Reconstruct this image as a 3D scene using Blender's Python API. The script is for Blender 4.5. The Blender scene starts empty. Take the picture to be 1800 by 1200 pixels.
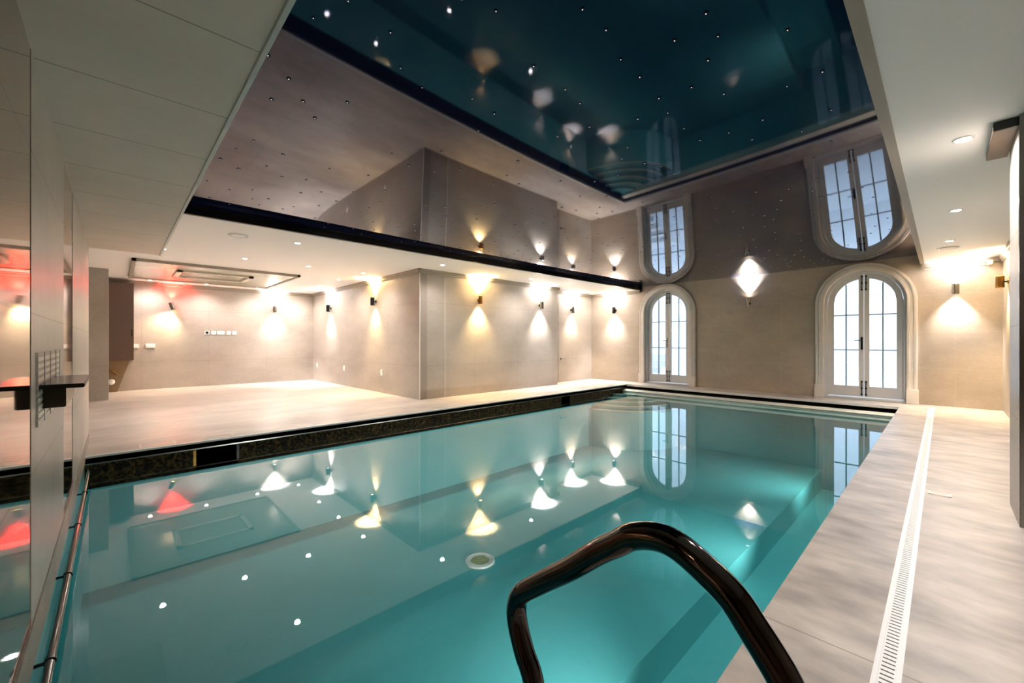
import bpy, bmesh, math, random
from mathutils import Vector, Matrix
random.seed(7)
PI = math.pi
scn = bpy.context.scene
C = scn.collection

# ------------------------------------------------------------------ layout (metres, floor z = 0, camera above the origin)
CAM_Z = 1.05
YAW = 46.2
XB, YPS, XPF, YE1, XD, YF, XR = -12.07, 3.94, -6.50, 7.76, -6.87, 9.70, 0.63
XPL, XPR, YPF = -5.40, -0.481, 9.10          # pool left, right, far edges
ZC, ZCR = 2.358, 2.338                        # white ceilings
XSL, XSR, YSO = -5.36, -0.248, 0.366          # star ceiling opening
ZSO, XSO, YW = 2.028, -6.16, -0.204           # tiled soffit and left wall
WZ = -0.165                                   # water level
PD = -1.24                                    # pool floor

# ------------------------------------------------------------------ helpers
def lin(c):
    return tuple(((v/255)/12.92 if v/255 <= .04045 else ((v/255+.055)/1.055)**2.4) for v in c) + (1,)

def mat(name, rgb, rough=.5, metal=0, ior=1.5, emit=None, estr=0, coat=0, spec=None):
    m = bpy.data.materials.new(name); m.use_nodes = True
    b = m.node_tree.nodes['Principled BSDF']
    b.inputs['Base Color'].default_value = lin(rgb)
    b.inputs['Roughness'].default_value = rough
    b.inputs['Metallic'].default_value = metal
    b.inputs['IOR'].default_value = ior
    if coat: b.inputs['Coat Weight'].default_value = coat; b.inputs['Coat Roughness'].default_value = .03
    if emit: b.inputs['Emission Color'].default_value = lin(emit); b.inputs['Emission Strength'].default_value = estr
    return m

def N(nt, t, **kw):
    n = nt.nodes.new(t)
    for k, v in kw.items(): setattr(n, k, v)
    return n

def stone(name, c1, c2, rough=.45, scale=1.3, stretch=(1, 1, 1), seams=(), seam_col=(120, 105, 92), seam_amt=.7, bump=.02, fine=.12, fine_scale=22, metal=0, ior=1.5):
    """cloudy stone tile; seams = (axis, period, offset, width)"""
    m = bpy.data.materials.new(name); m.use_nodes = True
    nt = m.node_tree; L = nt.links; b = nt.nodes['Principled BSDF']
    geo = N(nt, 'ShaderNodeTexCoord'); 
    gp = N(nt, 'ShaderNodeNewGeometry')
    mp = N(nt, 'ShaderNodeMapping'); mp.inputs['Scale'].default_value = stretch
    L.new(gp.outputs['Position'], mp.inputs['Vector'])
    n1 = N(nt, 'ShaderNodeTexNoise'); n1.inputs['Scale'].default_value = scale; n1.inputs['Detail'].default_value = 6; n1.inputs['Roughness'].default_value = .6
    n2 = N(nt, 'ShaderNodeTexNoise'); n2.inputs['Scale'].default_value = fine_scale; n2.inputs['Detail'].default_value = 5
    L.new(mp.outputs[0], n1.inputs['Vector']); L.new(mp.outputs[0], n2.inputs['Vector'])
    r = N(nt, 'ShaderNodeValToRGB'); r.color_ramp.elements[0].position = .3; r.color_ramp.elements[1].position = .7
    r.color_ramp.elements[0].color = lin(c1); r.color_ramp.elements[1].color = lin(c2)
    L.new(n1.outputs['Fac'], r.inputs[0])
    mx = N(nt, 'ShaderNodeMixRGB', blend_type='OVERLAY'); mx.inputs[0].default_value = fine
    L.new(r.outputs[0], mx.inputs[1]); L.new(n2.outputs['Fac'], mx.inputs[2])
    out = mx.outputs[0]
    if seams:
        sp = N(nt, 'ShaderNodeSeparateXYZ'); L.new(gp.outputs['Position'], sp.inputs[0])
        tot = None
        for ax, per, off, w in seams:
            s = N(nt, 'ShaderNodeMath', operation='SUBTRACT'); L.new(sp.outputs['XYZ'.index(ax)], s.inputs[0]); s.inputs[1].default_value = off
            p = N(nt, 'ShaderNodeMath', operation='PINGPONG'); L.new(s.outputs[0], p.inputs[0]); p.inputs[1].default_value = per/2
            g = N(nt, 'ShaderNodeMath', operation='LESS_THAN'); L.new(p.outputs[0], g.inputs[0]); g.inputs[1].default_value = w/2
            if tot is None: tot = g.outputs[0]
            else:
                a = N(nt, 'ShaderNodeMath', operation='MAXIMUM'); L.new(tot, a.inputs[0]); L.new(g.outputs[0], a.inputs[1]); tot = a.outputs[0]
        f = N(nt, 'ShaderNodeMath', operation='MULTIPLY'); L.new(tot, f.inputs[0]); f.inputs[1].default_value = seam_amt
        m2 = N(nt, 'ShaderNodeMixRGB'); L.new(f.outputs[0], m2.inputs[0]); L.new(out, m2.inputs[1]); m2.inputs[2].default_value = lin(seam_col)
        out = m2.outputs[0]
    L.new(out, b.inputs['Base Color'])
    b.inputs['Roughness'].default_value = rough; b.inputs['Metallic'].default_value = metal; b.inputs['IOR'].default_value = ior
    if bump:
        bp = N(nt, 'ShaderNodeBump'); bp.inputs['Strength'].default_value = bump; bp.inputs['Distance'].default_value = .02
        L.new(n2.outputs['Fac'], bp.inputs['Height']); L.new(bp.outputs[0], b.inputs['Normal'])
    return m

WLOC = {}
def obj(name, bm, mats, parent=None, origin=(0, 0, 0), smooth=None, keep=False, **props):
    me = bpy.data.meshes.new(name)
    if origin != (0, 0, 0): bmesh.ops.translate(bm, vec=-Vector(origin), verts=bm.verts)
    if not keep: bmesh.ops.recalc_face_normals(bm, faces=bm.faces)
    bm.to_mesh(me); bm.free()
    if not isinstance(mats, (list, tuple)): mats = [mats]
    for m in mats: me.materials.append(m)
    if smooth is not None:
        me.polygons.foreach_set('use_smooth', [True]*len(me.polygons))
        me.set_sharp_from_angle(angle=math.radians(smooth))
    o = bpy.data.objects.new(name, me); C.objects.link(o)
    if parent:
        o.parent = parent
        o.location = Vector(origin) - WLOC.get(parent.name, Vector((0, 0, 0)))
    else: o.location = origin
    WLOC[o.name] = Vector(origin)
    for k, v in props.items(): o[k] = v
    return o

def thing(name, label, cat, loc=(0, 0, 0), rotz=0, group=None, kind=None):
    o = bpy.data.objects.new(name, None); C.objects.link(o); o.empty_display_size = .1
    o.location = loc; o.rotation_euler = (0, 0, rotz); o['label'] = label
    if kind: o['kind'] = kind
    else: o['category'] = cat
    if kind is None and group: o['group'] = group
    WLOC[o.name] = Vector(loc)
    return o

def tag(o, label, cat, group=None, kind=None):
    o['label'] = label; o['category'] = cat
    if group: o['group'] = group
    if kind: o['kind'] = kind
    return o

def struct(name, bm, m, label=None, **kw):
    o = obj(name, bm, m, **kw); o['kind'] = 'structure'
    if label: o['label'] = label
    return o

def B(): return bmesh.new()
def box(bm, x0, x1, y0, y1, z0, z1, mi=0, bev=0):
    r = bmesh.ops.create_cube(bm, size=1)
    vs = r['verts']
    for v in vs:
        v.co = Vector((x0+(v.co.x+.5)*(x1-x0), y0+(v.co.y+.5)*(y1-y0), z0+(v.co.z+.5)*(z1-z0)))
    fs = set(f for v in vs for f in v.link_faces)
    for f in fs: f.material_index = mi
    if bev:
        es = list(set(e for v in vs for e in v.link_edges))
        r2 = bmesh.ops.bevel(bm, geom=es, offset=bev, segments=2, affect='EDGES')
        for f in r2['faces']: f.material_index = mi
    return bm
def mkbox(*a, **k): return box(B(), *a, **k)

def tube(bm, pts, r, seg=16, mi=0, cap=True, closed=False):
    pts = [Vector(p) for p in pts]; n = len(pts)
    rs = r if isinstance(r, (list, tuple)) else [r]*n
    up = None; rings = []
    for i, p in enumerate(pts):
        if closed: d = (pts[(i+1) % n]-pts[i-1]).normalized()
        else: d = (pts[min(i+1, n-1)]-pts[max(i-1, 0)]).normalized()
        if up is None: up = d.orthogonal().normalized()
        up = (up - d*up.dot(d)).normalized(); s = d.cross(up)
        rings.append([bm.verts.new(p+(up*math.cos(2*PI*k/seg)+s*math.sin(2*PI*k/seg))*rs[i]) for k in range(seg)])
    m = n if closed else n-1
    for i in range(m):
        a, b = rings[i], rings[(i+1) % n]
        for k in range(seg):
            f = bm.faces.new((a[k], a[(k+1) % seg], b[(k+1) % seg], b[k])); f.material_index = mi
    if cap and not closed:
        bm.faces.new(list(reversed(rings[0]))).material_index = mi; bm.faces.new(rings[-1]).material_index = mi
    return bm

def lathe(bm, prof, c=(0, 0, 0), seg=32, mi=0, axis='Z'):
    """prof = [(r, h)...]; closed where r is 0"""
    rings = []
    for r, h in prof:
        if r < 1e-6: rings.append([bm.verts.new((c[0], c[1], c[2]+h))])
        else: rings.append([bm.verts.new((c[0]+r*math.cos(2*PI*k/seg), c[1]+r*math.sin(2*PI*k/seg), c[2]+h)) for k in range(seg)])
    for a, b in zip(rings, rings[1:]):
        if len(a) == 1 and len(b) == 1: continue
        for k in range(seg):
            k2 = (k+1) % seg
            if len(a) == 1: f = bm.faces.new((a[0], b[k], b[k2]))
            elif len(b) == 1: f = bm.faces.new((a[k], a[k2], b[0]))
            else: f = bm.faces.new((a[k], a[k2], b[k2], b[k]))
            f.material_index = mi
    return bm

def prism(bm, poly, axis, a0, a1, mi=0):
    """extrude 2D polygon (in the other two axes, in order) along axis"""
    def P(u, v, w):
        return {'X': (w, u, v), 'Y': (u, w, v), 'Z': (u, v, w)}[axis]
    A = [bm.verts.new(P(u, v, a0)) for u, v in poly]; D = [bm.verts.new(P(u, v, a1)) for u, v in poly]
    n = len(poly)
    bm.faces.new(A).material_index = mi; bm.faces.new(list(reversed(D))).material_index = mi
    for i in range(n):
        bm.faces.new((A[i], D[i], D[(i+1) % n], A[(i+1) % n])).material_index = mi
    return bm

# ------------------------------------------------------------------ materials
WT1, WT2 = (161, 150, 138), (185, 174, 162)
M_wall = stone('wall_tile', WT1, WT2, rough=.38, scale=.9, stretch=(1, 1, 2.0), seams=[('Z', 1.16, .60, .006), ('Y', 1.2, .4, .005)], seam_col=(140, 126, 112), seam_amt=.6, bump=.0)
M_wallF = stone('far_wall_tile', (158, 144, 128), (180, 166, 149), rough=.38, scale=.9, stretch=(1, 1, 2.0), seams=[('Z', .61, .60, .007), ('X', 1.2, .14, .006)], seam_col=(196, 184, 170), seam_amt=.3, bump=.0)
M_wallX = stone('side_wall_tile', WT1, WT2, rough=.38, scale=.9, stretch=(1, 1, 2.0), seams=[('Z', 1.16, .60, .006), ('X', 1.2, -8.9, .005)], seam_col=(140, 126, 112), seam_amt=.6, bump=.0)
M_wallL = stone('pale_wall_tile', (170, 160, 148), (188, 178, 166), rough=.35, scale=1.6, stretch=(1, 1, .6), seams=[('Z', .545, .6, .006)], seam_col=(140, 126, 112), seam_amt=.85, bump=.0)
M_col = stone('column_tile', (164, 154, 142), (180, 170, 158), rough=.4, scale=1.6, bump=0)
M_gloss = stone('bronze_mirror', (150, 122, 98), (168, 142, 118), rough=.04, scale=2.5, stretch=(1, 1, .25), seams=[('Z', .545, .6, .007)], seam_col=(60, 48, 40), seam_amt=.9, bump=0, metal=1.0)
M_soffit = stone('soffit_tile', (228, 208, 192), (244, 224, 208), rough=.5, scale=1.0, seams=[('X', .572, -1.6, .007)], seam_col=(140, 128, 116), seam_amt=.7, bump=0)
M_floor = stone('deck_stone', (166, 153, 142), (200, 188, 176), rough=.33, scale=1.4, stretch=(1.6, .55, 1), seams=[('Y', 2.4, 1.82, .006), ('X', 1.2, -6.6, .004)], seam_col=(132, 116, 102), seam_amt=.6, bump=.05, fine=.25, fine_scale=9)
M_floorR = stone('deck_stone_veined', (146, 134, 123), (190, 177, 164), rough=.4, scale=2.2, stretch=(.8, 1.7, 1), seams=[('Y', 2.4, 1.79, .006)], seam_col=(120, 104, 92), seam_amt=.75, bump=.06, fine=.45, fine_scale=6)
M_white = mat('white_plaster', (250, 247, 245), .6)
M_trimwhite = mat('white_trim', (222, 218, 212), .4)
M_cornice = mat('beige_cornice', (158, 146, 132), .5)
M_doorwhite = mat('white_door_paint', (206, 206, 206), .35)
M_surround = stone('cream_stone_surround', (214, 206, 196), (226, 220, 212), rough=.5, scale=3, bump=.02)
M_bar = mat('glazing_bar_grey', (150, 158, 168), .4)
M_black = mat('black_lacquer', (10, 9, 10), .22)
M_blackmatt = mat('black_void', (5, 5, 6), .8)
M_fascia = mat('black_fascia', (16, 14, 14), .18)
M_iron = mat('dark_iron', (44, 42, 42), .35, metal=.8)
M_chrome = mat('polished_steel', (190, 180, 170), .09, metal=1)
M_darkchrome = mat('smoked_steel', (78, 73, 70), .07, metal=1)
M_brushed = mat('brushed_steel', (150, 146, 140), .25, metal=1)
M_brass = mat('aged_brass', (150, 112, 60), .3, metal=1)
M_bronze = mat('dark_bronze', (46, 38, 22), .3, metal=.3)
M_liner = stone('pool_tile_teal', (92, 180, 182), (102, 188, 190), rough=.4, scale=.8, bump=0, fine=.06)
M_step = stone('pool_step_cream', (190, 200, 178), (206, 212, 190), rough=.5, scale=2, bump=0)
M_cream = mat('cream_slat', (232, 228, 212), .4)
M_socket = mat('white_plastic', (240, 236, 230), .35)
M_brown = mat('brown_cupboard', (104, 84, 72), .45)
M_boxing = mat('tan_boxing', (140, 116, 84), .5)
M_castlight = mat('cast_light_pale', (232, 226, 210), .4)  # pale colour standing for slatted light cast on the left wall
M_draining = mat('white_drain', (236, 232, 226), .35)
M_slot = mat('drain_slot', (120, 116, 112), .7)
M_panel = mat('glossy_beige_panel', (160, 148, 118), .16, ior=1.6)
M_frame = mat('pale_panel_frame', (220, 214, 200), .4)
M_lid = mat('pale_metal_edge', (214, 204, 190), .3)
M_red = mat('red_lens', (255, 30, 20), .4, emit=(255, 30, 20), estr=6)
M_outwall = mat('white_render_outside', (232, 238, 246), .8)
M_grip = mat('olive_grille', (86, 96, 64), .4)

def lens(name, c, s):
    m = bpy.data.materials.new(name); m.use_nodes = True; nt = m.node_tree
    for n in list(nt.nodes): nt.nodes.remove(n)
    e = N(nt, 'ShaderNodeEmission'); e.inputs[0].default_value = lin(c); e.inputs[1].default_value = s
    o = N(nt, 'ShaderNodeOutputMaterial'); nt.links.new(e.outputs[0], o.inputs[0]); return m
COOL, WARM, MILD, RED = (.97, .98, 1), (1, .74, .36), (1, .88, .72), (1, .02, .015)
L_cool = lens('cool_lens', (255, 252, 250), 14); L_warm = lens('warm_lens', (255, 214, 130), 14)
L_red = lens('red_lens_glow', (255, 40, 30), 8); L_down = lens('downlight_lens', (255, 246, 236), 18)
L_star = lens('star_point', (235, 240, 255), .35)

# mosaic band: small dark stones
def mosaic():
    m = bpy.data.materials.new('mosaic_band'); m.use_nodes = True; nt = m.node_tree; L = nt.links; b = nt.nodes['Principled BSDF']; b.inputs['IOR'].default_value = 1.25
    g = N(nt, 'ShaderNodeNewGeometry'); v = N(nt, 'ShaderNodeTexVoronoi'); v.inputs['Scale'].default_value = 42
    L.new(g.outputs['Position'], v.inputs['Vector'])
    r = N(nt, 'ShaderNodeValToRGB'); e = r.color_ramp.elements
    e[0].color = lin((10, 7, 4)); e[1].color = lin((84, 62, 30)); e[1].position = .9
    x = r.color_ramp.elements.new(.5); x.color = lin((40, 29, 14))
    sp = N(nt, 'ShaderNodeSeparateColor'); L.new(v.outputs['Color'], sp.inputs[0]); L.new(sp.outputs[0], r.inputs[0])
    L.new(r.outputs[0], b.inputs['Base Color']); b.inputs['Roughness'].default_value = .75
    return m
M_mosaic = mosaic()

def glossmix(name, tint, ior, rough=0, bump=0, bscale=1):
    m = bpy.data.materials.new(name); m.use_nodes = True; nt = m.node_tree; L = nt.links
    for n in list(nt.nodes): nt.nodes.remove(n)
    t = N(nt, 'ShaderNodeBsdfTransparent'); t.inputs[0].default_value = tint
    g = N(nt, 'ShaderNodeBsdfGlossy'); g.inputs['Roughness'].default_value = rough; g.inputs[0].default_value = (1, 1, 1, 1)
    f = N(nt, 'ShaderNodeFresnel'); f.inputs[0].default_value = ior
    mx = N(nt, 'ShaderNodeMixShader'); o = N(nt, 'ShaderNodeOutputMaterial')
    L.new(f.outputs[0], mx.inputs[0]); L.new(t.outputs[0], mx.inputs[1]); L.new(g.outputs[0], mx.inputs[2]); L.new(mx.outputs[0], o.inputs[0])
    if bump:
        gp = N(nt, 'ShaderNodeNewGeometry'); n = N(nt, 'ShaderNodeTexNoise'); n.inputs['Scale'].default_value = bscale; n.inputs['Detail'].default_value = 1
        L.new(gp.outputs['Position'], n.inputs['Vector'])
        bp = N(nt, 'ShaderNodeBump'); bp.inputs['Strength'].default_value = bump; bp.inputs['Distance'].default_value = .01
        L.new(n.outputs['Fac'], bp.inputs['Height']); L.new(bp.outputs[0], g.inputs['Normal']); 
    return m
M_water = glossmix('water', (.82, .96, .96, 1), 1.5, 0.01, .02, 1.6)
M_glass = glossmix('window_glass', (.93, .96, .98, 1), 1.5)

def starmat():
    m = bpy.data.materials.new('star_membrane'); m.use_nodes = True; nt = m.node_tree; L = nt.links; b = nt.nodes['Principled BSDF']
    b.inputs['Base Color'].default_value = (.002, .005, .03, 1); b.inputs['Roughness'].default_value = .035
    b.inputs['IOR'].default_value = 1.5; b.inputs['Specular Tint'].default_value = (.84, .82, 1.0, 1)
    return m
M_star = starmat()

# ------------------------------------------------------------------ setting: floors, walls, ceilings
b = B()
box(b, -12.4, XPL-.006, -1.2, YF+.1, -.30, 0)                 # left deck
struct('floor', b, M_floor, 'wide pale stone deck left of the pool')
b = B(); box(b, XPR, 2.0, YW-.1, YF+.1, -.30, 0)
o = struct('floor', b, M_floorR, 'veined pale stone deck along the right side of the pool')
b = B(); box(b, XPL-.006, XPR, YPF, YF+.1, -.045, 0)
struct('floor', b, M_floor, 'narrow stone ledge between the pool and the arched doors')
b = B(); box(b, XPL-.006, XPR, YPF+.35, YF+.1, -.4, -.045)
struct('trim', b, M_blackmatt, 'dark back of the cover slot under the far ledge')
struct('trim', box(B(), XPL+.012, XPR-.002, YPF-.012, YPF+.02, -.045, .002, bev=.004), M_trimwhite, 'bright rounded lip of the far ledge')

# pool shell (one mesh: inner faces)
b = B()
box(b, XPL-.3, XPL, YW-.3, YPF+.4, PD-.6, -.30)                # left wall
box(b, XPR, XPR+.3, YW-.3, YPF+.4, PD-.6, -.30)
box(b, XPL, XPR, YPF, YPF+.4, PD-.6, -.30)
box(b, XPL, XPR, YW-.3, YW-.012, PD-.6, -.06)
box(b, XPL, -1.5, YW-.012, YPF, PD-.6, PD)
box(b, -1.5, XPR, YW-.012, YPF, PD-.6, PD-.34)
struct('pool_basin', b, M_liner, 'teal tiled pool basin under the water')
# left coping build-up
b = B(); box(b, XPL-.03, XPL+.012, YW, YPF+.02, -.016, 0.002)
struct('trim', b, M_trimwhite, 'thin pale lip along the left pool edge')
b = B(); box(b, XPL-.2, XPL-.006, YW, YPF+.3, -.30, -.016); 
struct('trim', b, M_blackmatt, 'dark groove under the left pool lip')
b = B(); box(b, XPL-.006, XPL+.006, YW, YPF, -.078, -.066)
struct('trim', b, M_brushed, 'thin grey line above the mosaic waterline band')
b = B()
for y0, y1 in [(YW, .60), (.97, 6.58), (6.86, YPF)]: box(b, XPL-.02, XPL+.002, y0, y1, -.30, -.078)
struct('trim', b, M_mosaic, 'brown mosaic waterline band along the left pool edge')
for i, (y0, y1, lab) in enumerate([(.60, .97, 'black skimmer opening in the mosaic band, nearest the mirrored wall'), (6.58, 6.86, 'small black skimmer opening in the band near the far corner of the pool')]):
    t = thing('skimmer', lab, 'skimmer', (XPL, (y0+y1)/2, -.3), group='skimmers in the left pool edge')
    b = B(); box(b, XPL-.20, XPL-.02, y0, y1, -.26, -.085); obj('throat', b, M_blackmatt, t, origin=(XPL, (y0+y1)/2, -.3))
    b = B(); box(b, XPL-.02, XPL+.004, y0-.02, y0+.006, -.25, -.085, bev=.003); obj('side_bracket', b, M_brass if i == 0 else M_iron, t, origin=(XPL, (y0+y1)/2, -.3))
    b = B(); box(b, XPL-.02, XPL+.004, y1-.006, y1+.02, -.25, -.085, bev=.003); obj('side_bracket', b, M_iron, t, origin=(XPL, (y0+y1)/2, -.3))
# right pool edge nosing
b = B(); box(b, XPR-.002, XPR+.01, YW, YPF+.02, -.30, -.001)
struct('trim', b, M_cornice, 'stone edge of the right deck above the water')

# walls
struct('wall_back', box(B(), XB-.2, XB, -1.2, YPS+.2, 0, 2.8), M_wall)
struct('wall_side', box(B(), XB-.2, XPF, YPS, YPS+.15, 0, 2.8), M_wallX)
struct('wall_projection', box(B(), XPF-.15, XPF, YPS+.15, YE1, 0, 2.8), M_wall)
struct('wall_projection', box(B(), XD-.1, XPF-.15, YE1-.12, YE1, 0, 2.8), M_wallX)
struct('wall_recess', box(B(), XD-.15, XD, YE1, YF+.2, 0, 2.8), M_wall)
struct('wall_left_return', box(B(), XB, XSO, -1.2, -1.05, 0, 2.8), M_wallX)
struct('wall_left_end', box(B(), XSO-.02, XSO, -1.05, YW-.02, -.3, 2.8), M_wallL)
struct('wall_column', box(B(), -10.75, -10.40, -.62, -.095, 0, 2.36), M_col, 'pale tiled column beside the brown cupboard')
wl = struct('wall_left', box(B(), XSO, 2.0, YW-.15, YW-.014, -.3, 2.8), M_wallL, 'long left wall of tile and bronze mirror panels')
for nm, x0, x1, m, off, lab in [('mirror_panel', -2.11, 2.0, M_gloss, .0015, 'bronze mirror panel nearest the camera'), ('tile_panel', -3.30, -2.11, M_wallL, 0, None), ('mirror_panel', -3.95, -3.30, M_gloss, .0015, 'narrow bronze mirror strip'), ('tile_panel', XSO, -3.95, M_wallL, 0, None)]:
    p = obj(nm, box(B(), x0, x1, YW-.014, YW-off, .10, ZSO), m, wl)
    if lab: p['label'] = lab
bs = struct('baseboard_left', box(B(), XSO+.02, 2.0, YW-.014, YW+.004, -.05, .10, bev=.004), stone('grey_plinth', (128, 116, 104), (160, 148, 136), rough=.4, scale=6, bump=.1, fine=.5, fine_scale=60))
# far wall with two arched openings
DOORS = [(-5.36, -3.97), (-1.69, -.29)]
SPR = 1.755; RO = .70
def farwall():
    bm = B(); ya, yb = YF, YF+.32; top = 2.8; r = RO-.13
    cols = []                                   # (x, z of the wall's lower edge) samples; jumps at the opening sides
    x = -7.2
    segs = []
    for x0, x1 in DOORS:
        cx = (x0+x1)/2
        segs.append([(x, 0), (cx-r, 0)])
        segs.append([(cx-r*math.cos(PI*k/48), SPR+r*math.sin(PI*k/48)) for k in range(49)])
        x = cx+r
    segs.append([(x, 0), (2.2, 0)])
    for sg in segs:
        for (xa, za), (xb, zb) in zip(sg, sg[1:]):
            q = [bm.verts.new(p) for p in ((xa, ya, za), (xb, ya, zb), (xb, ya, top), (xa, ya, top))]; bm.faces.new(q)
            q2 = [bm.verts.new(p) for p in ((xa, yb, za), (xa, yb, top), (xb, yb, top), (xb, yb, zb))]; bm.faces.new(q2)
            bm.faces.new([bm.verts.new(p) for p in ((xa, ya, za), (xa, yb, za), (xb, yb, zb), (xb, ya, zb))])
    for x0, x1 in DOORS:
        cx = (x0+x1)/2
        for xx in (cx-r, cx+r):
            bm.faces.new([bm.verts.new(p) for p in ((xx, ya, 0), (xx, yb, 0), (xx, yb, SPR), (xx, ya, SPR))])
    bmesh.ops.remove_doubles(bm, verts=bm.verts, dist=1e-5)
    return bm
fw = farwall()
struct('wall_far', fw, M_wallF, 'far tiled wall holding the two arched doors')
struct('wall_right', box(B(), XR, XR+.2, 4.18, YF+.05, 0, 2.8), M_wallF)
struct('wall_pier', box(B(), .30, 2.0, 3.735, 4.18, 0, 2.8), M_wallL, 'grey wall end beside the right edge')
struct('wall_near', box(B(), 1.9, 2.05, YW-.15, 3.74, 0, 2.8), M_wallF)

# dark door leaf on the near face of the pier
d = thing('door_4', 'black door panel at the right edge of the view', 'door', (1.1, 3.735, 0), kind='structure')
obj('frame', box(B(), .30, .36, 3.69, 3.735, 0, ZCR, bev=.004), M_brushed, d, origin=(1.1, 3.735, 0))
obj('leaf', box(B(), .36, 1.9, 3.70, 3.735, 0, ZCR-.02), M_black, d, origin=(1.1, 3.735, 0))

# ceilings
struct('ceiling', box(B(), XB-.1, XSL, -1.2, YF+.05, ZC, ZC+.1), M_white, 'white plaster ceiling over the left deck')
struct('ceiling', box(B(), XSR, 2.05, YW-.1, YF+.05, ZCR, ZCR+.1), M_white, 'white plaster ceiling over the right deck')
struct('ceiling', box(B(), XB-.2, 2.2, -1.3, YF+.3, 2.74, 2.84), M_blackmatt, 'roof slab above the ceilings')
so = struct('ceiling', box(B(), XSO, XSR, YW-.1, YSO, ZSO, 2.7), M_soffit, 'pale tiled soffit along the left wall')
obj('edge_trim', box(B(), XSO, XSR, YSO-.012, YSO+.006, ZSO-.006, ZSO+.03, bev=.002), M_trimwhite, so)
obj('shadow_gap', box(B(), -2.11, XSR, YW-.012, YW-.002, ZSO-.02, ZSO-.002), M_blackmatt, so)
# fascias around the star ceiling
b = B(); box(b, XSL-.05, XSL, YSO, YF, ZC+.1, 2.72)
prism(b, [(XSL-.005, ZC-.004), (XSL+.03, ZC-.004), (XSL+.03, ZC+.012), (XSL+.012, ZC+.02), (XSL+.012, ZC+.045), (XSL+.022, ZC+.05), (XSL+.022, ZC+.06), (XSL+.006, ZC+.064), (XSL-.005, ZC+.2)], 'Y', YSO+.001, YF-.001)
struct('trim', b, M_fascia, 'glossy black ribbed edge along the left side of the star ceiling')
struct('trim', box(B(), XSL-.04, XSL+.05, YF-.03, YF, ZC-.05, ZC+.12), M_black, 'black end bracket of the ribbed ceiling edge')
struct('trim', box(B(), XSR-.012, XSR+.04, YSO, YF, ZCR-.004, 2.72), M_cornice, 'brown edge of the ceiling over the right deck')
struct('trim', box(B(), XSL-.012, XSL+.002, YSO, YF, ZC-.008, ZC+.002), M_trimwhite, 'white bead beside the black ceiling edge')

# cornices (small stepped profile)
def cornice(name, p0, p1, nrm, lab, z1=ZC):
    d = Vector(p1)-Vector(p0); n = Vector(nrm)
    bm = B(); prof = [(0, 0), (0, -.085), (.012, -.085), (.016, -.07), (.03, -.06), (.034, -.03), (.05, -.02), (.05, 0)]
    A = [bm.verts.new((p0[0]+n.x*u, p0[1]+n.y*u, z1+v)) for u, v in prof]; D = [bm.verts.new((p1[0]+n.x*u, p1[1]+n.y*u, z1+v)) for u, v in prof]
    k = len(prof); bm.faces.new(A); bm.faces.new(list(reversed(D)))
    for i in range(k): bm.faces.new((A[i], D[i], D[(i+1) % k], A[(i+1) % k]))
    return struct(name, bm, M_cornice, lab)
cornice('trim', (XB, -.6), (XB, YPS), (1, 0), 'beige cornice along the back wall')
cornice('trim', (XB, YPS), (XPF+.05, YPS), (0, -1), 'beige cornice along the side of the projecting wall')
cornice('trim', (XPF, YPS-.05), (XPF, YE1+.05), (1, 0), 'beige cornice along the front of the projecting wall')
cornice('trim', (XD, YE1), (XD, YF), (1, 0), 'beige cornice above the recess')
cornice('trim', (XD, YF), (XSL-.01, YF), (0, -1), 'beige cornice on the far wall left of the black edge')
cornice('trim', (XSR, YF), (XR, YF), (0, -1), 'pale cornice on the far wall over the right deck', ZCR)
cornice('trim', (XR, 4.18), (XR, YF), (-1, 0), 'cornice along the right wall', ZCR)
# metal tile edge strips on the projecting wall
struct('trim', box(B(), XPF-.006, XPF+.006, YPS-.006, YPS+.006, 0, ZC-.085), M_trimwhite, 'bright metal strip on the corner of the projecting wall')
struct('trim', box(B(), XPF, XPF+.004, 4.475, 4.485, 0, ZC-.085), M_trimwhite, 'thin bright strip on the front of the projecting wall')

# ------------------------------------------------------------------ star ceiling (gently sagging membrane)
def zstar(x, y):
    X = (x+2.7)/2.6; Y = (y-5)/4.6
    return (2.445-zs0(XSL, y))*math.exp(-(x-XSL)/.5)+zs0(x, y)
def zs0(x, y):
    X = (x+2.7)/2.6; Y = (y-5)/4.6
    return 2.428+.048*X-.055*Y+.036*X*X+.077*Y*Y-.030*X*Y
t = thing('star_ceiling', 'glossy midnight blue stretched ceiling dotted with tiny star lights above the pool', 'ceiling', (-2.8, 5, 2.4))
bm = B(); nx, ny = 60, 100; g = []
for j in range(ny+1):
    row = []
    for i in range(nx+1):
        x = XSL+.005+(XSR-XSL-.018)*i/nx; y = YSO+(YF-YSO)*j/ny
        row.append(bm.verts.new((x, y, zstar(x, y))))
    g.append(row)
for j in range(ny):
    for i in range(nx): bm.faces.new((g[j][i], g[j+1][i], g[j+1][i+1], g[j][i+1]))
me_o = obj('membrane', bm, M_star, t, origin=(-2.8, 5, 2.4), smooth=60)
pts = [(-1.87, .97), (-1.84, .75), (-1.48, 1.11), (-1.54, 1.64), (-1.42, 1.26), (-1.56, 2.08), (-.77, 2.15), (-.93, 2.02), (-2.9, 3.82)]
while len(pts) < 420:
    p = (random.uniform(XSL+.12, XSR-.1), random.uniform(YSO+.1, YF-.12))
    if all((p[0]-q[0])**2+(p[1]-q[1])**2 > .16**2 for q in pts): pts.append(p)
def starmesh(bm, x, y, s=1.0):
    c = (x, y, zstar(x, y))
    lathe(bm, [(.0115*s, -.0005), (.0105*s, -.0032), (.0028*s, -.0034)], c, 12, 0)
    lathe(bm, [(.0028*s, -.0034), (.0022*s, -.0046), (0, -.005)], c, 8, 1)
    return bm
pts.sort(key=lambda p: p[0]**2+p[1]**2)
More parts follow.
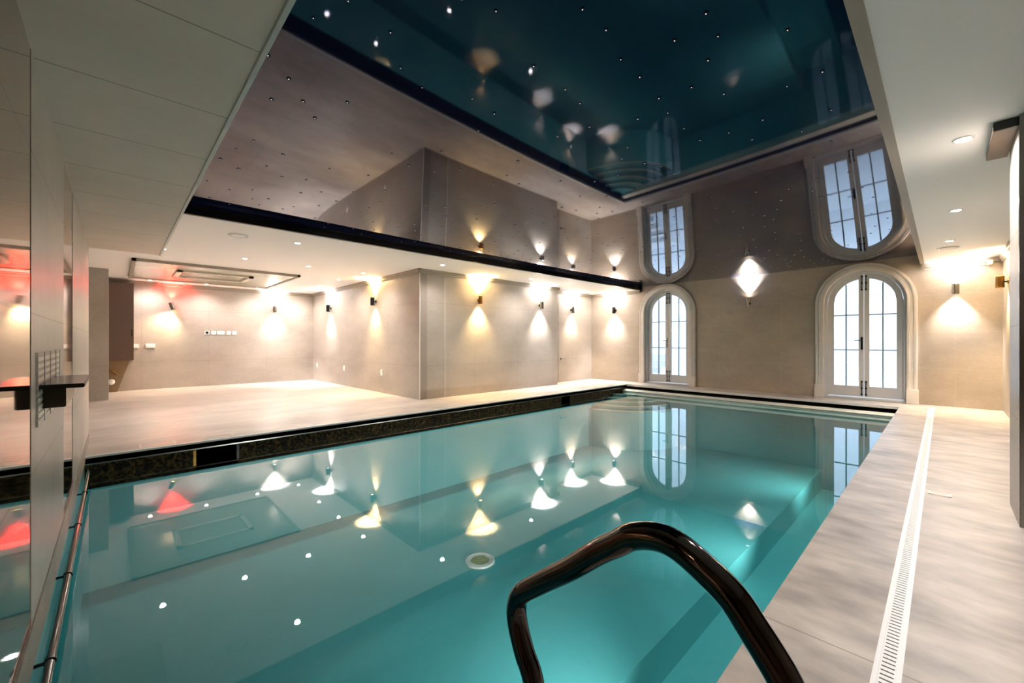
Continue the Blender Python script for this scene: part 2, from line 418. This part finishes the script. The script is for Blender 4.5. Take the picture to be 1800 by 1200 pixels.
for p in pts[:98]:
    c = (p[0], p[1], zstar(*p))
    obj('star_light', starmesh(B(), p[0], p[1], random.choice((.7, .85, 1.05))), [M_blackmatt, L_star], t, origin=c)
bm = B()
for p in pts[98:]: starmesh(bm, p[0], p[1], random.choice((.7, .85, 1.05)))
rest = obj('star_light', bm, [M_blackmatt, L_star], t, origin=(-2.8, 5, 2.4)); rest['kind'] = 'stuff'

# ------------------------------------------------------------------ lamps
def spot(name, parent, loc, rot, col, e, size, blend=.7, r=.02):
    l = bpy.data.lights.new(name, 'SPOT'); l.energy = e; l.color = col; l.spot_size = math.radians(size); l.spot_blend = blend; l.shadow_soft_size = r
    o_ = bpy.data.objects.new(name, l); C.objects.link(o_); o_.parent = parent; o_.location = loc; o_.rotation_euler = rot
    return o_
DOWN_E, SC_E = 14.5, 60
def rnd_sconce_meshes():
    # local: wall plane x = 0, room towards +x, lamp centre at x = .075, z = 0
    body = B(); lathe(body, [(.030, -.078), (.040, -.082), (.043, -.078), (.043, .078), (.040, .082), (.030, .078)], (.075, 0, 0), 28)
    lathe(body, [(.030, -.078), (.030, -.060), (0, -.060)], (.075, 0, 0), 28); lathe(body, [(.030, .078), (.030, .060), (0, .060)], (.075, 0, 0), 28)
    arm = B(); tube(arm, [(.004, 0, 0), (.036, 0, 0)], .012, 14)
    plate = B(); tube(plate, [(0, 0, 0), (.010, 0, 0)], .034, 24)
    lu = B(); lathe(lu, [(.028, .066), (0, .068)], (.075, 0, 0), 20)
    ld = B(); lathe(ld, [(.028, -.066), (0, -.068)], (.075, 0, 0), 20)
    return body, arm, plate, lu, ld
def sconce(label, loc, rotz, metal, colu, cold, lu_m, ld_m, eu=1, ed=1):
    t = thing('wall_sconce', label, 'wall light', loc, rotz, 'up and down wall lights around the pool room')
    body, arm, plate, lu, ld = rnd_sconce_meshes()
    for nm, bm_, m in (('body', body, metal), ('arm', arm, M_iron), ('wall_plate', plate, metal), ('lens', lu, lu_m), ('lens', ld, ld_m)):
        o_ = obj(nm, bm_, m, smooth=35); o_.parent = t
    if eu: spot('lamp', t, (.070, 0, .085), (PI, 0, 0), colu, SC_E*eu*2.1, 92, 1.0, .03)
    if ed: spot('lamp', t, (.070, 0, -.085), (0, 0, 0), cold, SC_E*ed*.8, 92, 1.0, .03)
    return t
ZSC = 1.885
FX, FY = 0, -PI/2     # facing +x, facing -y
sconce('steel up and down wall light on the back wall, glowing white, nearest the back corner', (XB, 2.98, ZSC), 0, M_brushed, COOL, COOL, L_cool, L_cool, .8, .9)
sconce('steel wall light glowing white on the side wall next to the back corner', (-10.74, YPS, ZSC), FY, M_iron, COOL, COOL, L_cool, L_cool)
sconce('wall light glowing amber on the side of the projecting wall, left of its corner', (-8.24, YPS, ZSC), FY, M_iron, WARM, WARM, L_warm, L_warm, .9, .9)
sconce('wall light glowing amber on the front of the projecting wall, right of its corner', (XPF, 5.29, ZSC), 0, M_brass, WARM, WARM, L_warm, L_warm, 1.1, 1.1)
sconce('wall light glowing white at the far end of the projecting wall', (XPF, 7.12, ZSC), 0, M_brushed, COOL, COOL, L_cool, L_cool, 1.3, 1.2)
sconce('wall light in the recess beside the flush door, white above and peach below', (XD, 8.76, ZSC), 0, M_brushed, COOL, (1, .84, .66), L_cool, L_cool, 1.3, 1.1)
sconce('wall light glowing white on the far wall left of the left arched door', (-6.10, YF, ZSC), FY, M_iron, COOL, COOL, L_cool, L_cool, 1.3, 1.2)
sconce('bright steel wall light on the far wall right of the right arched door', (.14, YF, ZSC), FY, M_brushed, COOL, COOL, L_cool, L_cool, .6, .8)
sconce('brass wall light on the right wall seen from the side, glowing amber', (XR, 8.95, ZSC), PI, M_brass, WARM, WARM, L_warm, L_warm, .6, .8)
# uplighter cone between the arched doors
t = thing('uplighter_sconce', 'slim tapered uplighter between the two arched doors, glowing white', 'wall light', (-2.84, YF, ZSC), FY)
c_ = B(); lathe(c_, [(0, -.11), (.012, -.11), (.014, -.06), (.036, .03), (.048, .09), (.043, .09), (.034, .05), (0, .045)], (.085, 0, 0), 28)
obj('shade', c_, M_chrome, smooth=35).parent = t
c_ = B(); tube(c_, [(.085, 0, -.20), (.085, 0, -.11)], .009, 12); obj('stem', c_, M_brushed, smooth=35).parent = t
c_ = B(); tube(c_, [(0, 0, -.03), (.055, 0, -.03)], .010, 12); tube(c_, [(0, 0, -.03), (.008, 0, -.03)], .03, 20); obj('wall_plate', c_, M_brushed, smooth=35).parent = t
c_ = B(); lathe(c_, [(.036, .07), (0, .073)], (.085, 0, 0), 20); obj('lens', c_, L_cool).parent = t
spot('lamp', t, (.085, 0, .095), (PI, 0, 0), COOL, SC_E*1.0, 84, 1.0)
# tilted red and warm lamp on back wall
t = thing('tilted_sconce', 'tilted wall light on the back wall with a red glow above it', 'wall light', (XB, .91, ZSC-.04), 0)
tl = Matrix.Rotation(math.radians(16), 4, 'X')
body, arm, plate, lu, ld = rnd_sconce_meshes()
for nm, bm_, m in (('body', body, M_brushed), ('arm', arm, M_iron), ('wall_plate', plate, M_brushed), ('lens', lu, L_red), ('lens', ld, L_warm)):
    bmesh.ops.transform(bm_, matrix=tl, verts=bm_.verts)
    obj(nm, bm_, m, smooth=35).parent = t
spot('lamp', t, (.075, 0, .09), (PI-.1, 0, 0), RED, SC_E*1.6, 80, 1)
spot('lamp', t, (.075, .0, -.09), (-.35, 0, 0), (1, .82, .5), SC_E*.5, 120, 1)

# recessed downlights
def downlight_proto():
    t = thing('downlight', 'x', 'ceiling light')
    r = B(); lathe(r, [(.032, .010), (.034, -.002), (.040, -.006), (.048, -.005), (.052, 0.001)], (0, 0, 0), 28); obj('ring', r, M_trimwhite, smooth=40).parent = t
    l = B(); lathe(l, [(.033, -.002), (0, -.004)], (0, 0, 0), 20); obj('lens', l, L_down).parent = t
    spot('lamp', t, (0, 0, -.012), (0, 0, 0), (1, .98, .97), DOWN_E, 150, .9, .03)
    return t
proto = downlight_proto(); first = True
def place_down(x, y, z, label, e=1):
    global first
    if first: r = proto; first = False
    else:
        r = proto.copy(); C.objects.link(r)
        for ch in list(proto.children):
            c = ch.copy(); C.objects.link(c); c.parent = r
    r.location = (x, y, z-.001); r['label'] = label; r['category'] = 'ceiling light'; r['group'] = 'small recessed ceiling downlights'
    if e != 1:
        for ch in r.children:
            if ch.type == 'LIGHT': ch.data = ch.data.copy(); ch.data.energy = DOWN_E*e
DL = [(-7.62, .48, 'recessed downlight in the left ceiling close to the tiled soffit end'),
      (-7.62, 1.47, 'recessed downlight above the left deck, in front of the beige ceiling panel'),
      (-7.64, 2.42, 'recessed downlight in the left ceiling off the right end of the beige ceiling panel'),
      (-7.66, 3.41, 'recessed downlight close to the side wall, above its amber light'),
      (-8.86, 3.41, 'recessed downlight near the side wall, midway along it'),
      (-10.03, 3.41, 'recessed downlight near the side wall, second from the back corner'),
      (-11.6, 3.43, 'recessed downlight tucked in the back corner of the left ceiling'),
      (-11.6, 2.50, 'recessed downlight between the beige ceiling panel and the back wall, right end'),
      (-11.6, 1.49, 'recessed downlight between the beige ceiling panel and the middle of the back wall'),
      (-11.7, .53, 'recessed downlight above the brown cupboard'),
      (-5.93, 1.74, 'recessed downlight beside the black ceiling edge, the nearest of that row'),
      (-5.92, 4.03, 'recessed downlight beside the black ceiling edge, opposite the corner of the projecting wall'),
      (-5.94, 6.25, 'recessed downlight beside the black ceiling edge, farthest of that row')]
for x, y, lab in DL: place_down(x, y, ZC, lab)
for x, y, lab in [(.09, 3.89, 'large bright recessed downlight in the right ceiling near the dark box'),
                  (.09, 5.95, 'recessed downlight in the middle of the right ceiling'),
                  (.06, 7.70, 'recessed downlight in the right ceiling nearest the far wall'),
                  (.09, 1.83, 'added fill downlight out of view in the right ceiling, nearest the grab rail')]:  # this one is out of view, added as fill by continuing the row
    place_down(x, y, ZCR, lab, 2.1)
def vent(x, y, z, lab, r0=.10):
    t = thing('ceiling_vent', lab, 'vent', (x, y, z))
    a = B(); lathe(a, [(r0, .0), (r0, -.006), (r0*.92, -.012), (r0*.8, -.008), (r0*.76, 0)], (0, 0, 0), 40); obj('ring', a, M_trimwhite, smooth=40).parent = t
    a = B(); lathe(a, [(r0*.72, -.001), (r0*.70, -.012), (0, -.016)], (0, 0, 0), 40); obj('disc', a, M_white, smooth=40).parent = t
vent(-6.0, 1.09, ZC, 'round white ceiling vent beside the black ceiling edge', .11)
vent(.05, 8.25, ZCR, 'round white ceiling vent in the right ceiling near the far wall', .11)

# beige glossy ceiling panel
t = thing('ceiling_panel', 'glossy beige rectangular panel with a pale inner frame on the left ceiling', 'ceiling panel', (-9.98, 1.39, ZC))
og = (-9.98, 1.39, ZC)
obj('slab', box(B(), -11.2, -8.76, .2, 2.6, ZC-.035, ZC-.001), M_panel, t, origin=og)
b = B()
for a in ((-11.22, -11.17, .18, 2.62), (-8.79, -8.74, .18, 2.62), (-11.22, -8.74, .18, .23), (-11.22, -8.74, 2.57, 2.62)): box(b, *a, ZC-.045, ZC-.001)
obj('edge_frame', b, M_cornice, t, origin=og)
b = B()
for a in ((-10.37, -10.29, .79, 1.97), (-9.51, -9.43, .79, 1.97), (-10.37, -9.43, .79, .87), (-10.37, -9.43, 1.89, 1.97)): box(b, *a, ZC-.06, ZC-.034)
obj('inner_frame', b, M_frame, t, origin=og)

# ------------------------------------------------------------------ arched doors
def arch_ring(bm, cx, r0, r1, y0, y1, zb=0.0, mi=0, seg=40):
    """solid arch band between radius r0 (inner) and r1, straight legs down to zb"""
    def line(r): return [(cx-r, zb)] + [(cx-r*math.cos(PI*k/seg), SPR+r*math.sin(PI*k/seg)) for k in range(seg+1)] + [(cx+r, zb)]
    a, c = line(r0), line(r1); n = len(a)
    va = [[bm.verts.new((x, y, z)) for x, z in a] for y in (y0, y1)]; vc = [[bm.verts.new((x, y, z)) for x, z in c] for y in (y0, y1)]
    for i in range(n-1):
        bm.faces.new((va[0][i], va[0][i+1], vc[0][i+1], vc[0][i])); bm.faces.new((va[1][i], vc[1][i], vc[1][i+1], va[1][i+1]))
        bm.faces.new((va[0][i], va[1][i], va[1][i+1], va[0][i+1])); bm.faces.new((vc[0][i], vc[0][i+1], vc[1][i+1], vc[1][i]))
    for i in (0, n-1): bm.faces.new((va[0][i], vc[0][i], vc[1][i], va[1][i]))
    return bm
def clip_col(cx, r, x):            # top z of the arch of radius r at x
    d = abs(x-cx); return SPR+math.sqrt(max(r*r-d*d, 0))
def half_poly(cx, r, xa, xb, zb, seg=18):
    """polygon (x,z) between xa and xb under the arch"""
    xs = [xa+(xb-xa)*k/seg for k in range(seg+1)]
    return [(xa, zb)] + [(x, clip_col(cx, r, x)) for x in xs] + [(xb, zb)]
for di, (x0, x1) in enumerate(DOORS):
    cx = (x0+x1)/2
    lab = ['left arched double glass door with cream stone surround in the far wall', 'right arched double glass door with cream stone surround in the far wall'][di]
    og = (cx, YF, 0)
    t = thing('door_%d' % (di+1), lab, 'door', og, kind='structure')
    s = B()
    arch_ring(s, cx, .60, RO, YF-.045, YF); arch_ring(s, cx, .565, .645, YF-.068, YF); arch_ring(s, cx, .655, .685, YF-.062, YF-.04); arch_ring(s, cx, .575, .60, YF-.078, YF-.06)
    for sx in (-1, 1):
        xa, xb = sorted((cx+sx*.56, cx+sx*.712)); box(s, xa, xb, YF-.085, YF, 0, .24, bev=.006)
    obj('surround', s, M_surround, t, origin=og)
    f = B(); arch_ring(f, cx, .525, .572, YF+.02, YF+.19); obj('frame', f, M_doorwhite, t, origin=og)
    f = B(); box(f, cx-.57, cx+.57, YF-.04, YF+.20, 0, .035, bev=.006); obj('threshold', f, M_doorwhite, t, origin=og)
    for side in (-1, 1):
        xa, xb = (cx-.523, cx-.003) if side < 0 else (cx+.003, cx+.523)
        go, gi = .523, .435                     # outer and glass radius
        ya, yb = YF+.09, YF+.135
        leaf = B()
        # outer band along the arch and stile
        ga, gb = (cx-.435, cx-.075) if side < 0 else (cx+.075, cx+.435)
        n = 20
        P_out = half_poly(cx, go, xa, xb, .045, n); P_in = half_poly(cx, gi, ga, gb, .235, n)
        for y_, flip in ((ya, 0), (yb, 1)):
            vo = [leaf.verts.new((x, y_, z)) for x, z in P_out]; vi = [leaf.verts.new((x, y_, z)) for x, z in P_in]
            m_ = len(vo)
            for i in range(m_):
                leaf.faces.new((vo[i], vo[(i+1) % m_], vi[(i+1) % m_], vi[i]))
            if flip: vo2, vi2 = vo, vi
            else: vo1, vi1 = vo, vi
        for i in range(m_):
            j = (i+1) % m_
            leaf.faces.new((vo1[i], vo1[j], vo2[j], vo2[i])); leaf.faces.new((vi1[i], vi2[i], vi2[j], vi1[j]))
        lf = obj('leaf', leaf, M_doorwhite, t, origin=og)
        pb = prism(B(), half_poly(cx, gi+.004, ga-.004, gb+.004, .231, 24), 'Y', (ya+yb)/2-.003, (ya+yb)/2+.003)
        obj('pane', pb, M_glass, lf, origin=og)
        bars = B(); xm = (ga+gb)/2
        box(bars, xm-.010, xm+.010, ya+.008, yb-.008, .235, clip_col(cx, gi, xm+(.01 if side > 0 else -.01)))
        for z in (.895, 1.535): box(bars, ga, gb, ya+.0085, yb-.0085, z-.010, z+.010)
        obj('glazing_bars', bars, M_bar, lf, origin=og)
        bx = cx+side*.030
        for z0, z1 in ((.075, .33), (1.98, 2.24)):
            q = B(); tube(q, [(bx, ya-.016, z0), (bx, ya-.016, z1)], .0065, 10)
            for zz in (z0+.01, (z0+z1)/2, z1-.01): box(q, bx-.014, bx+.014, ya-.014, ya+.001, zz-.014, zz+.014)
            tube(q, [(bx, ya-.016, z0+.02), (bx, ya-.034, z0+.03)], .006, 8)
            obj('bolt', q, M_iron, lf, origin=og, smooth=40)
        if side < 0:
            hx = cx-.030
            q = B(); box(q, hx-.015, hx+.015, ya-.008, ya+.001, .90, 1.13, bev=.003)
            tube(q, [(hx, ya-.006, 1.07), (hx, ya-.042, 1.07), (hx-.02, ya-.046, 1.07), (hx-.10, ya-.046, 1.068)], .0085, 10)
            lathe(q, [(.012, -.008), (.012, .008)], (hx, ya-.012, .95), 10)
            obj('handle', q, M_black if di else M_brushed, lf, origin=og, smooth=40)
    if di == 0: pass
# flush door with lever in the recess
t = thing('door_3', 'flush tiled door with a lever handle in the recess', 'door', (XD, 8.6, 0), kind='structure')
og = (XD, 8.6, 0)
obj('leaf', box(B(), XD, XD+.006, 8.25, 9.05, .01, 2.05), M_wall, t, origin=og)
q = B(); tube(q, [(XD+.006, 8.33, .60), (XD+.05, 8.33, .60), (XD+.055, 8.35, .60), (XD+.055, 8.46, .60)], .009, 10); tube(q, [(XD+.006, 8.33, .60), (XD+.014, 8.33, .60)], .026, 18)
obj('handle', q, M_brushed, t, origin=og, smooth=40)

# ------------------------------------------------------------------ outside the doors
struct('ground', box(B(), -16, 8, YF+.32, YF+6, -.1, 0), M_outwall, 'pale paving outside the arched doors')
struct('wall_courtyard', box(B(), -16, 8, YF+4.6, YF+4.8, 0, 5.0), M_outwall, 'white wall outside the arched doors')
st = B()
for k in range(4): box(st, -7.4, -5.4, YF+.9+.28*k, YF+2.55, .17*k, .17*(k+1))
tag(obj('outside_steps', st, M_outwall, origin=(-6.4, YF+1.7, 0)), 'white steps outside behind the left arched door', 'steps')

# ------------------------------------------------------------------ pool fittings
b = B(); b_v = [b.verts.new(p) for p in ((XPL-.02, YW-.013, WZ), (XPR+.0, YW-.013, WZ), (XPR+.0, YPF+.36, WZ), (XPL-.02, YPF+.36, WZ))]; b.faces.new(b_v)
tag(obj('pool_water', b, M_water, keep=True), 'still clear water filling the teal pool', 'water', kind='stuff')
# far cover housing beam
og = (-2.94, 9.0, -.3)
t = thing('cover_housing', 'cream pool cover beam under the far ledge with a black slot behind it', 'pool cover', og)
b = B(); prism(b, [(8.90, -.30), (9.02, -.30), (9.02, -.105), (8.955, -.105), (8.945, -.125), (8.90, -.132)], 'X', XPL+.005, XPR-.005)
obj('beam', b, M_cream, t, origin=og)
b = B(); box(b, XPL+.01, XPR-.01, 8.893, 8.8999, -.155, -.148); obj('groove', b, M_bronze, t, origin=og)
b = B(); tube(b, [(XPL+.02, 9.22, -.17), (XPR-.02, 9.22, -.17)], .07, 20); obj('roller', b, M_blackmatt, t, origin=og, smooth=40)
# curved corner steps
og = (XPL, 8.9, PD)
t = thing('pool_steps', 'curved cream steps under the water in the far left corner', 'steps', og)
for k, (r, z) in enumerate([(.42, -.20), (.66, -.25), (.90, -.305), (1.14, -.365), (1.38, -.43)]):
    poly = [(XPL, 8.899)] + [(XPL+r*math.sin(a), 8.899-r*math.cos(a)) for a in [PI/2*j/24 for j in range(25)]]
    b = prism(B(), poly, 'Z', z-.055, z-.002) if k < 4 else prism(B(), poly, 'Z', PD+.001, z); obj('tread', b, M_liner, t, origin=og)
    b = B(); tube(b, [(XPL+(r-.02)*math.sin(a)+.0, 8.899-(r-.02)*math.cos(a), z+.004) for a in [PI/2*j/24 for j in range(25)]], .022, 8); obj('nosing', b, M_step, t, origin=og, smooth=50)
# round floor inlet
og = (-3.44, 2.64, PD)
t = thing('pool_inlet', 'round white fitting with an olive grille on the pool floor', 'pool fitting', (-3.34, 2.74, PD))
og = (-3.34, 2.74, PD)
b = B(); lathe(b, [(.155, .001), (.15, .015), (.132, .02), (.128, .008), (.118, .008), (.114, .018), (.10, .018), (.096, .006)], og, 48); obj('ring', b, M_socket, t, origin=og, smooth=40)
b = B(); lathe(b, [(.098, .004), (0, .004)], og, 32); obj('recess', b, M_iron, t, origin=og)
b = B()
for k in range(-3, 4):
    w = math.sqrt(.092**2-(k*.026)**2); box(b, og[0]-w, og[0]+w, og[1]+k*.026-.007, og[1]+k*.026+.007, PD+.006, PD+.018)
obj('grille', b, mat('olive_slats', (168, 172, 120), .4), t, origin=og)
# wall rail above the water on the left
og = (-2.5, YW+.04, -.09)
t = thing('wall_rail', 'long dark chrome rail just above the water along the left wall', 'handrail', og)
YR, ZR = YW+.036, -.085
b = B(); tube(b, [(XPL+.15, YR, ZR), (1.2 if 0 else XPR-.06, YR, ZR)], .0135, 18); obj('bar', b, M_darkchrome, t, origin=og, smooth=40)
for k in range(6):
    x = -.70-.75*k
    b = B(); tube(b, [(x, YW-.013, ZR-.004), (x, YR, ZR-.004)], .006, 10); tube(b, [(x-.012, YR, ZR), (x+.012, YR, ZR)], .017, 16); obj('bracket', b, M_black, t, origin=og, smooth=40)

# grab rail in the foreground
path = [(-.53, -.75), (-.53, -.40), (-.532, 0), (-.545, .18), (-.57, .35), (-.60, .41), (-.618, .455), (-.622, .49), (-.607, .525), (-.56, .565), (-.48, .628), (-.42, .68), (-.38, .71), (-.35, .732), (-.31, .745), (-.275, .742), (-.235, .723), (-.20, .70), (-.175, .67), (-.155, .645), (-.135, .615), (-.105, .55), (-.075, .45), (-.045, .30), (-.03, .15), (-.03, .012)]
def catmull(P, n=6):
    out = []
    for i in range(len(P)-1):
        p0 = P[max(i-1, 0)]; p1 = P[i]; p2 = P[i+1]; p3 = P[min(i+2, len(P)-1)]
        for k in range(n):
            s = k/n
            out.append(tuple(.5*((2*p1[j])+(-p0[j]+p2[j])*s+(2*p0[j]-5*p1[j]+4*p2[j]-p3[j])*s*s+(-p0[j]+3*p1[j]-3*p2[j]+p3[j])*s**3) for j in range(2)))
    out.append(P[-1]); return out
og = (-.03, .61, 0)
t = thing('grab_rail', 'curved polished steel grab rail looping from the deck into the pool in the foreground', 'grab rail', og)
b = B(); tube(b, [(x, .61, z) for x, z in catmull(path)], .0215, 28); obj('tube', b, M_darkchrome, t, origin=og, smooth=60)
b = B(); lathe(b, [(.022, .02), (.03, .018), (.05, .006), (.052, .0), (0, 0)], (-.03, .61, 0.0), 32); obj('flange', b, M_chrome, t, origin=og, smooth=40)
b = B(); tube(b, [(-.53, .61, -.62), (XPR+.002, .61, -.62)], .014, 12); tube(b, [(XPR-.008, .61, -.62), (XPR, .61, -.62)], .04, 20); obj('anchor', b, M_chrome, t, origin=og, smooth=40)

# deck drain channel
og = (-.122, 4.6, 0)
t = thing('drain_channel', 'long white slotted drain channel set in the right deck', 'drain', og)
DX0, DX1 = -.156, -.088
b = B(); box(b, DX0, DX0+.013, YW+.02, 9.35, -.002, .004); box(b, DX1-.013, DX1, YW+.02, 9.35, -.002, .004); box(b, DX0, DX1, 9.35, 9.362, -.002, .004)
obj('rim', b, M_draining, t, origin=og)
b = B(); box(b, DX0+.013, DX1-.013, YW+.02, 9.35, -.001, .0005); obj('channel', b, M_slot, t, origin=og)
b = B(); y = YW+.03
while y < 9.34:
    box(b, DX0+.0132, DX1-.0132, y, y+.0165, .0006, .0032); y += .024
box(b, DX0+.0132, DX0+.018, YW+.03, 9.34, .0006, .0031); box(b, DX1-.018, DX1-.0132, YW+.03, 9.34, .0006, .0031)
obj('grate', b, M_draining, t, origin=og)

# small lids on the decks
def lid(x0, x1, y0, y1, lab):
    og = ((x0+x1)/2, (y0+y1)/2, 0)
    t = thing('deck_lid', lab, 'access lid', og, group=None)
    b = B(); w = .012
    for a in ((x0, x1, y0, y0+w), (x0, x1, y1-w, y1), (x0, x0+w, y0, y1), (x1-w, x1, y0, y1)): box(b, *a, 0, .003)
    obj('rim', b, M_lid, t, origin=og)
    b = B(); box(b, x0+w, x1-w, y0+w, y1-w, 0, .0015); obj('plate', b, M_floor, t, origin=og)
lid(-5.66, -5.44, .17, .45, 'pale framed lid in the left deck edge nearest the mirrored wall')
lid(-5.58, -5.44, .68, .95, 'pale framed lid in the left deck above the nearer skimmer')
lid(-5.56, -5.44, 1.16, 1.38, 'small pale framed lid in the left deck, farthest of the three')
lid(-.07, .04, 4.05, 4.16, 'small pale framed lid beside the drain channel')

# spout on the left wall, and pale slats modelled for slatted cast light
og = (-2.5, YW, .8)
t = thing('water_spout', 'black wall spout with a wide flat lip on the left wall', 'water spout', og)
obj('lip', box(B(), -2.84, -2.26, YW, -.085, .876, .892, bev=.003), M_black, t, origin=og)
obj('body', box(B(), -2.82, -2.37, YW, -.140, .795, .876, bev=.003), M_bronze, t, origin=og)
og = (-2.62, YW, .74)
t = thing('cast_light_slats', 'pale slats behind the black spout on the left wall, standing for slatted cast light', 'light pattern', og)
b = B(); 
obj('backing', box(B(), -3.02, -2.22, YW-.002, YW+.0015, .745, 1.01), M_wallX, t, origin=og)
for z in [.757+.0255*k for k in range(10)]:
    xe = -2.22-.06*0
    box(b, -3.02, -2.22, YW+.0015, YW+.0035, z-.0075, z+.0075)
obj('slats', b, M_castlight, t, origin=og)
b = B()
for x in (-3.02, -2.84, -2.62, -2.42, -2.224): obj('upright', box(B(), x-.004, x+.004, YW+.0036, YW+.0055, .745, 1.01), M_wallL, t, origin=og)
b.free()

# wall plates, sockets
def socket(loc, nrm, w, h, lab, group, dark=False):
    t = thing('wall_socket', lab, 'socket', loc, {'x': 0, 'y': -PI/2}[nrm], group)
    o_ = obj('plate', box(B(), 0, .012, -w/2, w/2, -h/2, h/2, bev=.003), M_socket); o_.parent = t
    b_ = B()
    if dark: lathe(b_, [(.03, 0), (.03, .004), (0, .004)], (0, 0, 0), 20); bmesh.ops.rotate(b_, matrix=Matrix.Rotation(PI/2, 3, 'Y'), verts=b_.verts); bmesh.ops.translate(b_, vec=(.012, 0, 0), verts=b_.verts)
    else: box(b_, .012, .015, -w*.3, w*.3, -h*.25, h*.25)
    o_ = obj('insert', b_, M_black if dark else M_white); o_.parent = t
row = 'switches and sockets in a row on the back wall'
for y, w, lab, dk in [(1.56, .09, 'white wall plate with a round black port, leftmost of the back wall row', True), (1.69, .09, 'small white wall plate beside the one with the black port', False), (1.83, .15, 'double white wall plate in the middle of the back wall row', False), (1.99, .09, 'small white wall plate, second from the right in the back wall row', False), (2.11, .09, 'small white wall plate, rightmost of the back wall row', False)]:
    socket((XB, y, 1.26), 'x', w, .09, lab, row, dk)
socket((XB, .31, .95), 'x', .10, .09, 'white socket on the back wall touching the brown cupboard edge', 'low sockets on the back wall')
socket((XB, .55, .955), 'x', .16, .09, 'double white socket on the back wall right of the cupboard', 'low sockets on the back wall')
for x, lab in [(-11.72, 'low white socket on the side wall nearest the back corner'), (-9.9, 'low white socket on the side wall, middle of three'), (-7.97, 'low white socket on the side wall nearest the projecting corner')]:
    socket((x, YPS, .415), 'y', .075, .12, lab, 'low sockets on the side wall')

# cupboard, boxing, pipe, valve
og = (-11.88, 0, .66)
t = thing('wall_cupboard', 'tall brown wall cupboard hanging on the back wall beside the column', 'cupboard', og)
obj('body', box(B(), XB, -11.72, -.62, .27, .66, 2.26), M_brown, t, origin=og)
d_ = obj('door', box(B(), -11.72, -11.70, -.61, .272, .665, 2.255, bev=.002), M_brown, t, origin=og)
obj('handle', box(B(), -11.70, -11.688, .235, .25, 1.15, 1.3, bev=.002), M_iron, d_, origin=og)
b = prism(B(), [(-.62, 0), (.02, 0), (.22, .66), (-.62, .66)], 'X', XB+.003, XB+.16)
tag(obj('pipe_boxing', b, M_boxing, origin=(XB+.09, -.2, 0)), 'slanted tan boxing under the brown cupboard', 'boxing')
t = thing('pipe_valve', 'thin pipe with a white ball knob under the brown cupboard', 'pipe', (XB+.2, -.05, 0))
og = (XB+.2, -.05, 0)
b = B(); tube(b, [(XB+.19, -.2, .62), (XB+.22, -.12, .50), (XB+.22, .02, .36)], .018, 10); tube(b, [(XB+.22, -.12, .50), (XB+.22, -.12, 0)], .012, 10); obj('pipe', b, M_brass, t, origin=og, smooth=40)
b = B(); lathe(b, [(0, .06)] + [(.06*math.sin(a), .06*math.cos(a)) for a in [PI*k/12 for k in range(1, 12)]] + [(0, -.06)], (XB+.26, -.07, .22), 20); tube(b, [(XB+.18, -.07, .22), (XB+.24, -.07, .22)], .015, 10); obj('knob', b, M_socket, t, origin=og, smooth=60)

# security camera and conduit on the far wall, box on the pier
og = (.50, YF, 2.26)
t = thing('security_camera', 'small white camera high on the far wall near the right wall', 'camera', og)
b = B(); box(b, .47, .53, YF-.10, YF, 2.22, 2.30, bev=.008); obj('body', b, M_socket, t, origin=og)
b = B(); tube(b, [(.50, YF-.12, 2.25), (.50, YF-.10, 2.25)], .022, 16); obj('lens', b, M_chrome, t, origin=og, smooth=40)
b = B(); tube(b, [(XSR+.03, YF-.012, 2.238), (.46, YF-.012, 2.238)], .008, 10)
tag(obj('cable_conduit', b, M_trimwhite, origin=(.1, YF, 2.238)), 'thin white conduit running to the camera below the right ceiling', 'conduit')
og = (.26, 4.0, 2.28)
t = thing('air_curtain', 'flat brown and black box under the ceiling on the grey wall end', 'ceiling unit', og)
obj('casing', box(B(), .205, .30, 3.73, 4.30, 2.283, 2.332, bev=.002), M_brown, t, origin=og)
obj('front_cap', box(B(), .206, .30, 3.722, 3.73, 2.284, 2.331), M_black, t, origin=og)

# unseen fill lamps, added on the hidden right pool wall to light the water
for y, lab in [(2.0, 'added underwater fill lamp, unseen on the right pool wall, nearest the grab rail'), (4.8, 'added underwater fill lamp, unseen in the middle of the right pool wall'), (7.6, 'added underwater fill lamp, unseen on the right pool wall, nearest the far end')]:
    t = thing('pool_fill_light', lab, 'added fill light', (XPR, y, -.72), PI, 'added underwater fill lamps')
    q = B(); lathe(q, [(.15, 0), (.145, .02), (.12, .03), (.115, .015), (0, .02)], (0, 0, 0), 32); bmesh.ops.rotate(q, matrix=Matrix.Rotation(PI/2, 3, 'Y'), verts=q.verts)
    obj('housing', q, M_chrome, smooth=40).parent = t
    l = bpy.data.lights.new('lamp', 'SPOT'); l.spot_size = math.radians(88); l.spot_blend = 1.0; l.shadow_soft_size = .1; l.energy = 46; l.color = (1, .96, .92)
    o_ = bpy.data.objects.new('lamp', l); C.objects.link(o_); o_.parent = t; o_.location = (.04, 0, 0); o_.rotation_euler = (0, -PI/2+.06, 0)

# ------------------------------------------------------------------ world, camera, view
w = bpy.data.worlds.new('daylight'); scn.world = w; w.use_nodes = True; nt = w.node_tree
bg = nt.nodes['Background']; bg.inputs[1].default_value = 1.0
bg.inputs[0].default_value = (.56, .66, .76, 1)
cam = bpy.data.cameras.new('camera'); cam.sensor_width = 36; cam.lens = 36*726.3/1800; cam.clip_start = .02
co = bpy.data.objects.new('camera', cam); C.objects.link(co)
co.location = (0, 0, CAM_Z); co.rotation_euler = (PI/2, 0, math.radians(YAW)); scn.camera = co
vs = scn.view_settings; vs.view_transform = 'Standard'; vs.look = 'None'; vs.gamma = 1; vs.use_curve_mapping = False; vs.exposure = 2.4
